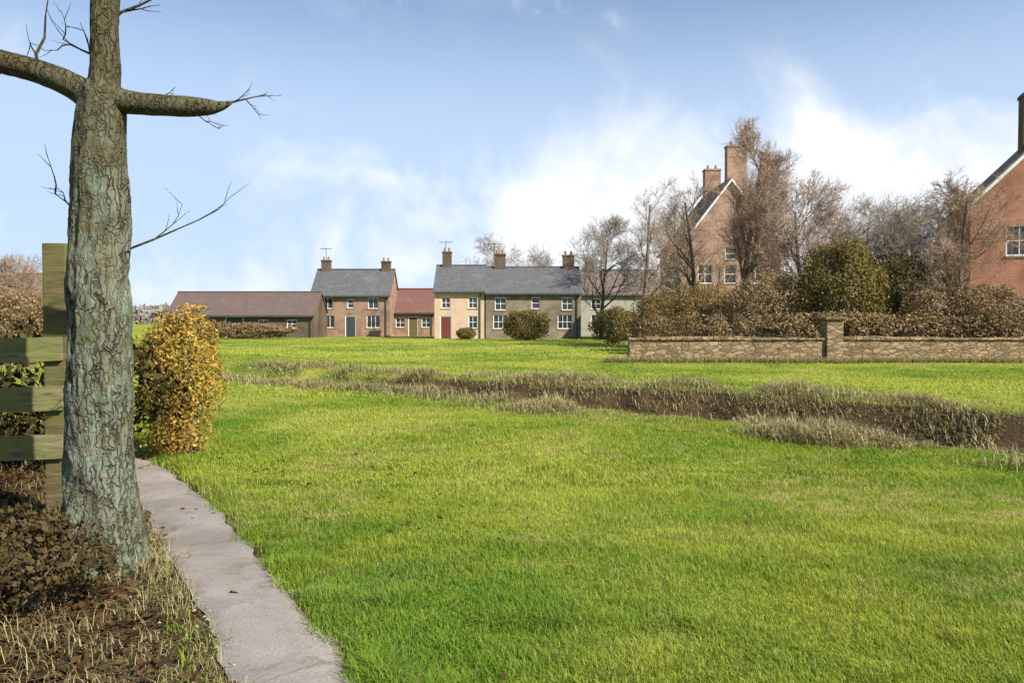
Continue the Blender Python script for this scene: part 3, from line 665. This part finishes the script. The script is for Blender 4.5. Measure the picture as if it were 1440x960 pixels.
def house(name, x0, x1, Yf, depth, eave, ridge, wall_m, roof_m, label, wins=(), doors=(), chim=(), rz=0., over=.25, gable_front=False, cat='house', chim_m=None):
    """front wall at Yf facing the viewer; ridge along x, or towards the viewer (gable_front)"""
    root = empty(name, ((x0+x1)/2, Yf, -.05), rz, label, cat); W = x1-x0; h2 = W/2; t = .3
    mb = MB()
    holes = [(w_[0]-w_[2]/2, w_[0]+w_[2]/2, w_[1], w_[1]+w_[3]) for w_ in wins]+[(d[0]-d[1]/2-.07, d[0]+d[1]/2+.07, 0., d[2]+.07) for d in doors]
    xsx = sorted({-h2, h2, *[round(v, 4) for h in holes for v in h[:2]]}); zsz = sorted({0., eave, *[round(v, 4) for h in holes for v in h[2:]]})
    for a_, b_ in zip(xsx[:-1], xsx[1:]):
        for c_, d_ in zip(zsz[:-1], zsz[1:]):
            mx, mz = (a_+b_)/2, (c_+d_)/2
            if any(h[0] < mx < h[1] and h[2] < mz < h[3] for h in holes): continue
            mb.add([(a_,0,c_),(b_,0,c_),(b_,0,d_),(a_,0,d_)], [(0,1,2,3)])
    for h in holes:   # reveals
        a_, b_, c_, d_ = h; r = .14
        mb.add([(a_,0,c_),(a_,r,c_),(a_,r,d_),(a_,0,d_)], [(0,1,2,3)]); mb.add([(b_,0,c_),(b_,r,c_),(b_,r,d_),(b_,0,d_)], [(3,2,1,0)])
        mb.add([(a_,0,d_),(b_,0,d_),(b_,r,d_),(a_,r,d_)], [(0,1,2,3)]); mb.add([(a_,0,c_),(b_,0,c_),(b_,r,c_),(a_,r,c_)], [(3,2,1,0)])
        mb.add([(a_-.2,r+.01,c_-.2 if c_ > 0 else 0),(b_+.2,r+.01,c_-.2 if c_ > 0 else 0),(b_+.2,r+.01,d_+.2),(a_-.2,r+.01,d_+.2)], [(0,1,2,3)])
    D_ = depth
    if gable_front:
        mb.add([(-h2,0,eave),(h2,0,eave),(0,0,ridge)], [(0,1,2)]); mb.add([(-h2,D_,0),(h2,D_,0),(h2,D_,eave),(0,D_,ridge),(-h2,D_,eave)], [(4,3,2,1,0)])
        for sx in (-h2, h2): mb.add([(sx,0,0),(sx,D_,0),(sx,D_,eave),(sx,0,eave)], [(0,1,2,3)])
    else:
        mb.add([(-h2,D_,0),(h2,D_,0),(h2,D_,eave),(-h2,D_,eave)], [(3,2,1,0)])
        for sx in (-h2, h2): mb.add([(sx,0,0),(sx,D_,0),(sx,D_,eave),(sx,D_/2,ridge),(sx,0,eave)], [(0,1,2,3,4)])
    me = bpy.data.meshes.new('wall'); me.from_pydata([tuple(map(float, v)) for v in mb.v], [], mb.f); me.materials.append(wall_m); me.update()
    wl = bpy.data.objects.new('wall', me); COL.objects.link(wl); wl.parent = root
    o = over; th = .12
    rf = MB()
    if gable_front:
        s = (ridge-eave)/h2
        for sg in (-1, 1):
            rf.poly([(sg*(h2+o), -o, eave-s*o+.02), (0, -o, ridge+.02), (0, D_+o, ridge+.02), (sg*(h2+o), D_+o, eave-s*o+.02)], (0, 0, th))
    else:
        s = (ridge-eave)/(D_/2); g_ = .12
        rf.poly([(-h2-g_, -o, eave-s*o+.02), (h2+g_, -o, eave-s*o+.02), (h2+g_, D_/2, ridge+.02), (-h2-g_, D_/2, ridge+.02)], (0, 0, th))
        rf.poly([(-h2-g_, D_+o, eave-s*o+.02), (h2+g_, D_+o, eave-s*o+.02), (h2+g_, D_/2+.004, ridge+.02), (-h2-g_, D_/2+.004, ridge+.02)], (0, 0, th))
        rf.beam((-h2-g_, D_/2, ridge+th+.03), (h2+g_, D_/2, ridge+th+.03), .22, .10)
    ro = rf.build('roof', roof_m, root)
    for (cx, cy, cw, cd, top) in chim:
        cm = MB(); b0 = ridge-1.2 if not gable_front else eave
        cm.box(cx-cw/2, cx+cw/2, cy-cd/2, cy+cd/2, b0, top); cm.box(cx-cw/2-.05, cx+cw/2+.05, cy-cd/2-.05, cy+cd/2+.05, top+.003, top+.14)
        co = cm.build('chimney', chim_m or M['brick_dark'], ro)
        for k in (-.25, .25):
            pm = MB(); xx = cx+k*cw; pm.add([(xx+.11*math.cos(i*math.pi/4)*s_, cy+.11*math.sin(i*math.pi/4)*s_, z_) for z_, s_ in ((top+.14, 1.), (top+.5, .8)) for i in range(8)],
                [tuple(range(8,16))]+[(i, (i+1) % 8, 8+(i+1) % 8, 8+i) for i in range(8)]); pm.build('chimney_pot', M['pot'], co)
    gm = MB()
    if not gable_front: gm.beam((-h2-.1, -o-.05, eave-s*o+.02), (h2+.1, -o-.05, eave-s*o+.02), .11, .09); gm.build('gutter', M['darkpaint'], root)
    if gable_front:
        for sg in (-1, 1):
            bb = MB(); bb.poly([(sg*(h2+o), -o-.004, eave-s*o-.16), (0, -o-.004, ridge-.16), (0, -o-.004, ridge+.03), (sg*(h2+o), -o-.004, eave-s*o+.03)], (0, -.04, 0)); bb.build('bargeboard', M['white'], root)
    else:
        dp = MB(); dp.beam((h2-.35, -.07, .05), (h2-.35, -.07, eave-.05), .075, .075, (0,1,0)); dp.build('downpipe', M['darkpaint'], root)
    if not gable_front and cat == 'house' and len(wins) > 2:
        am = MB(); ax_ = -h2+.7; am.beam((ax_, D_/2+.25, ridge-.1), (ax_, D_/2+.25, ridge+2.3), .05, .05, (0,1,0)); am.beam((ax_-.6, D_/2+.25, ridge+2.2), (ax_+.6, D_/2+.25, ridge+2.2), .04, .04)
        for k_ in range(6): am.beam((ax_-.55+.2*k_, D_/2+.05, ridge+2.24), (ax_-.55+.2*k_, D_/2+.45, ridge+2.24), .025, .025)
        am.build('aerial', M['darkpaint'], ro)
    for w_ in wins: window(root, w_[0], w_[1], w_[2], w_[3], .08, *(w_[4:] if len(w_) > 4 else ()))
    for d in doors: door(root, d[0], d[1], d[2], .08)
    return root
house('barn', at(236, 72), at(442, 72), 72, 5.2, 2.15, 4.15, M['brick_dark'], M['rosytile'], 'long low dark brick barn with faded rosy tiled roof, left of the houses',
      wins=[(-3.6, .9, .9, .8), (2.0, .9, .9, .8), (4.6, .9, .9, .8)], doors=[(-.6, 1.5, 1.9)], cat='barn')
house('cottage', at(438, 77), at(548, 77), 77, 6, 4.1, 6.6, M['brick_old'], M['slate'], 'two storey pale brick cottage with grey slate roof beside the barn',
      wins=[(-2.2, .9, 1.3, 1.2, 3, 1), (2.2, .9, 1.3, 1.2, 3, 1), (-2.2, 2.75, 1., 1.05, 2, 1), (2.2, 2.75, 1., 1.05, 2, 1), (0, 2.8, .6, .9, 1, 2)], doors=[(0, .9, 2.0)], chim=[(-3.0, 3, .9, .6, 7.5), (3.0, 3, .9, .6, 7.4)])
house('cottage', at(550, 80), at(612, 80), 80, 5, 2.5, 4.75, M['brick_old'], M['pantile'], 'small single storey cottage with bright red pantile roof left of the cream house',
      wins=[(-1.3, .9, .9, 1.0), (1.3, .9, .9, 1.0)], doors=[(0, .85, 1.95)])
house('cream_house', at(611, 68), at(681, 68), 68, 6.5, 4.15, 6.4, M['cream'], M['slate'], 'cream rendered house with grey slate roof in the middle of the row',
      wins=[(-1.15, 2.65, .75, .95), (1.15, 2.65, .75, .95), (1.15, .95, .75, 1.05)], doors=[(-1.15, .85, 1.95)], chim=[(-1.3, 3.25, .8, .6, 7.6)])
house('stone_cottage', at(683, 68), at(817, 68), 68, 6.5, 4.0, 6.25, M['stone_house'], M['slate'], 'grey-brown stone cottage with slate roof joined to the cream house',
      wins=[(-2.8, 2.5, .95, 1.1), (.2, 2.6, .7, 1., 1, 2), (2.9, 2.5, .95, 1.1), (-2.8, .9, 1.25, 1.2, 3, 2), (2.7, .9, 1.25, 1.2, 3, 2)], doors=[(.2, .9, 2.)], chim=[(3.2, 3.25, 1., .65, 7.3), (-2.9, 3.25, 1., .65, 7.4)])
house('brick_house', at(955, 60), at(1098, 60), 60, 8, 7.2, 12.2, M['brick_pink'], M['browntile'], 'tall pinkish brick gabled house half hidden behind the tallest bare trees',
      wins=[(-1.9, 4.4, 1.1, 1.4), (1.9, 4.4, 1.1, 1.4), (0, 4.4, .9, 1.4, 1, 2), (0, 6.2, .8, .9, 1, 2), (-1.9, 1., 1.1, 1.5)], doors=[(1.6, 1., 2.1)], chim=[(.95, 2.2, 1.5, .8, 15.0), (.2, 6.6, 1.3, .8, 14.0)], gable_front=True, chim_m=M['brick_pink'])
house('brick_house', at(1500, 36)-3.9, at(1500, 36)+3.9, 36, 6, 7.1, 11.0, M['brick'], M['browntile'], 'tall red brick gabled house cut off by the right edge of the picture',
      wins=[(-1.9, 4.6, 1.1, 1.4), (1.9, 4.6, 1.1, 1.4), (-1.9, 1.2, 1.2, 1.5), (1.9, 1.2, 1.2, 1.5)], doors=[(0, 1., 2.1)], chim=[(-1.25, 1.0, .9, .9, 12.0), (1.9, 5., .9, .7, 11.4)], rz=-R(19), gable_front=True, chim_m=M['brick_dark'])
house('house', at(815, 84), at(930, 84), 84, 7, 4.4, 7.0, M['greyrender'], M['browntile'], 'grey rendered house with brown roof behind the bare trees right of the stone cottage',
      wins=[(-2.6, 2.8, 1., 1.1), (2.6, 2.8, 1., 1.1), (-2.6, 1., 1., 1.2), (2.6, 1., 1., 1.2)], doors=[(0, .9, 2.)], chim=[(-3, 3.5, .9, .6, 8.)])
house('house', at(-60, 84), at(75, 84), 84, 6, 4.0, 6.6, M['brick_old'], M['browntile'], 'brown roofed brick house beyond the fence at the far left',
      wins=[(-2.6, 2.5, 1., 1.1), (2.6, 2.5, 1., 1.1), (2.6, .9, 1., 1.2)], doors=[(0, .9, 2.)], chim=[(3.6, 3, .9, .6, 7.5)])

n = 26000; ang = (rng.random(n)*2-1)*R(44); dd = 300+130*rng.random(n); x = dd*np.sin(ang); y = dd*np.cos(ang)
top = 5.5+3.5*n2(x, y, .02, 3)+2.2*n2(x, y, .09, 8); z = np.maximum(top, 2)*np.sqrt(rng.random(n))
V, q = leafquads(np.stack([x, y, z], 1), .5+1.1*rng.random(n))
o = np_mesh('distant_wood', V, [q], M['farwood'], attr=np.repeat(rng.random(n), 4)); tag(o, 'low brown line of distant winter woodland on the skyline', 'woodland', kind='stuff')

# ------------------------------------------------------------ sky, sun, camera
SUN_AZ = math.atan2(.78, -.58)      # from north (+Y), clockwise to the east
SUN_EL = R(38)
world = bpy.data.worlds.new('World'); sc.world = world; world.use_nodes = True
nt = world.node_tree; nt.nodes.clear()
class WT(NT):
    def __init__(s): s.t = nt
wt = WT()
sky = wt.n('ShaderNodeTexSky', sky_type='NISHITA'); sky.sun_disc = False; sky.sun_elevation = SUN_EL; sky.sun_rotation = SUN_AZ
sky.air_density = 1.0; sky.dust_density = .3; sky.ozone_density = 2.2
tc = wt.n('ShaderNodeTexCoord'); sp = wt.n('ShaderNodeSeparateXYZ'); wt.l(tc.outputs['Generated'], sp.inputs[0])
X_, Y_, Z_ = sp.outputs
den = wt.math('ADD', wt.math('MAXIMUM', Z_, 0.), .12)
cb = wt.n('ShaderNodeCombineXYZ'); wt.l(wt.math('DIVIDE', X_, den), cb.inputs[0]); wt.l(wt.math('DIVIDE', Y_, den), cb.inputs[1])
pl = cb.outputs[0]
cir = wt.maprange(wt.noise(pl, .9, 7, .62, .7), .40, .72)
veil = wt.maprange(wt.noise(pl, .35, 4, .5, .4), .35, .65)
# cumulus bank low on the right: stronger towards azimuth of the bank and low elevation
az = wt.math('ARCTAN2', X_, Y_); el = wt.math('ARCSINE', Z_)
bank = wt.math('MULTIPLY', wt.maprange(wt.math('ABSOLUTE', wt.math('SUBTRACT', az, R(22))), R(13), R(29), 1, 0), wt.maprange(el, R(5), R(17), 1, 0))
cum_n = wt.noise(tc.outputs['Generated'], 6.5, 8, .58, .3)
cum = wt.maprange(wt.math('ADD', cum_n, wt.math('MULTIPLY', bank, .42)), .48, .80)
low = wt.maprange(el, R(11), R(24.5), .88, .1)
f = wt.math('MAXIMUM', wt.math('MULTIPLY', cir, .55), wt.math('MULTIPLY', veil, .35)); f = wt.math('MAXIMUM', f, low); f = wt.math('MAXIMUM', f, cum)
CLOUD = wt.mix(cum, (3.9, 5.0, 6.7), (6.9, 7.1, 7.5))
colr = wt.mix(f, sky.outputs[0], CLOUD)
bg = wt.n('ShaderNodeBackground'); wt.l(colr, bg.inputs['Color']); bg.inputs['Strength'].default_value = .066
wo = wt.n('ShaderNodeOutputWorld'); wt.l(bg.outputs[0], wo.inputs['Surface'])

sd = bpy.data.lights.new('sun', 'SUN'); sd.energy = 4.2; sd.angle = R(.55); sd.color = (1., .94, .84)
so = bpy.data.objects.new('sun', sd); COL.objects.link(so)
dirv = np.array([math.sin(SUN_AZ)*math.cos(SUN_EL), math.cos(SUN_AZ)*math.cos(SUN_EL), math.sin(SUN_EL)])
from mathutils import Vector
so.rotation_euler = Vector(dirv).to_track_quat('Z', 'Y').to_euler()
cam = bpy.data.cameras.new('camera'); cam.sensor_width = 36; cam.lens = 28; cam.clip_end = 6000; cam.clip_start = .05
co = bpy.data.objects.new('camera', cam); COL.objects.link(co); co.location = (0, 0, EYE)
co.rotation_euler = (R(90)-math.atan(30/F), 0, 0); sc.camera = co
vs = sc.view_settings; vs.view_transform = 'Standard'; vs.look = 'None'; vs.exposure = 1.2; vs.gamma = 1; vs.use_curve_mapping = False
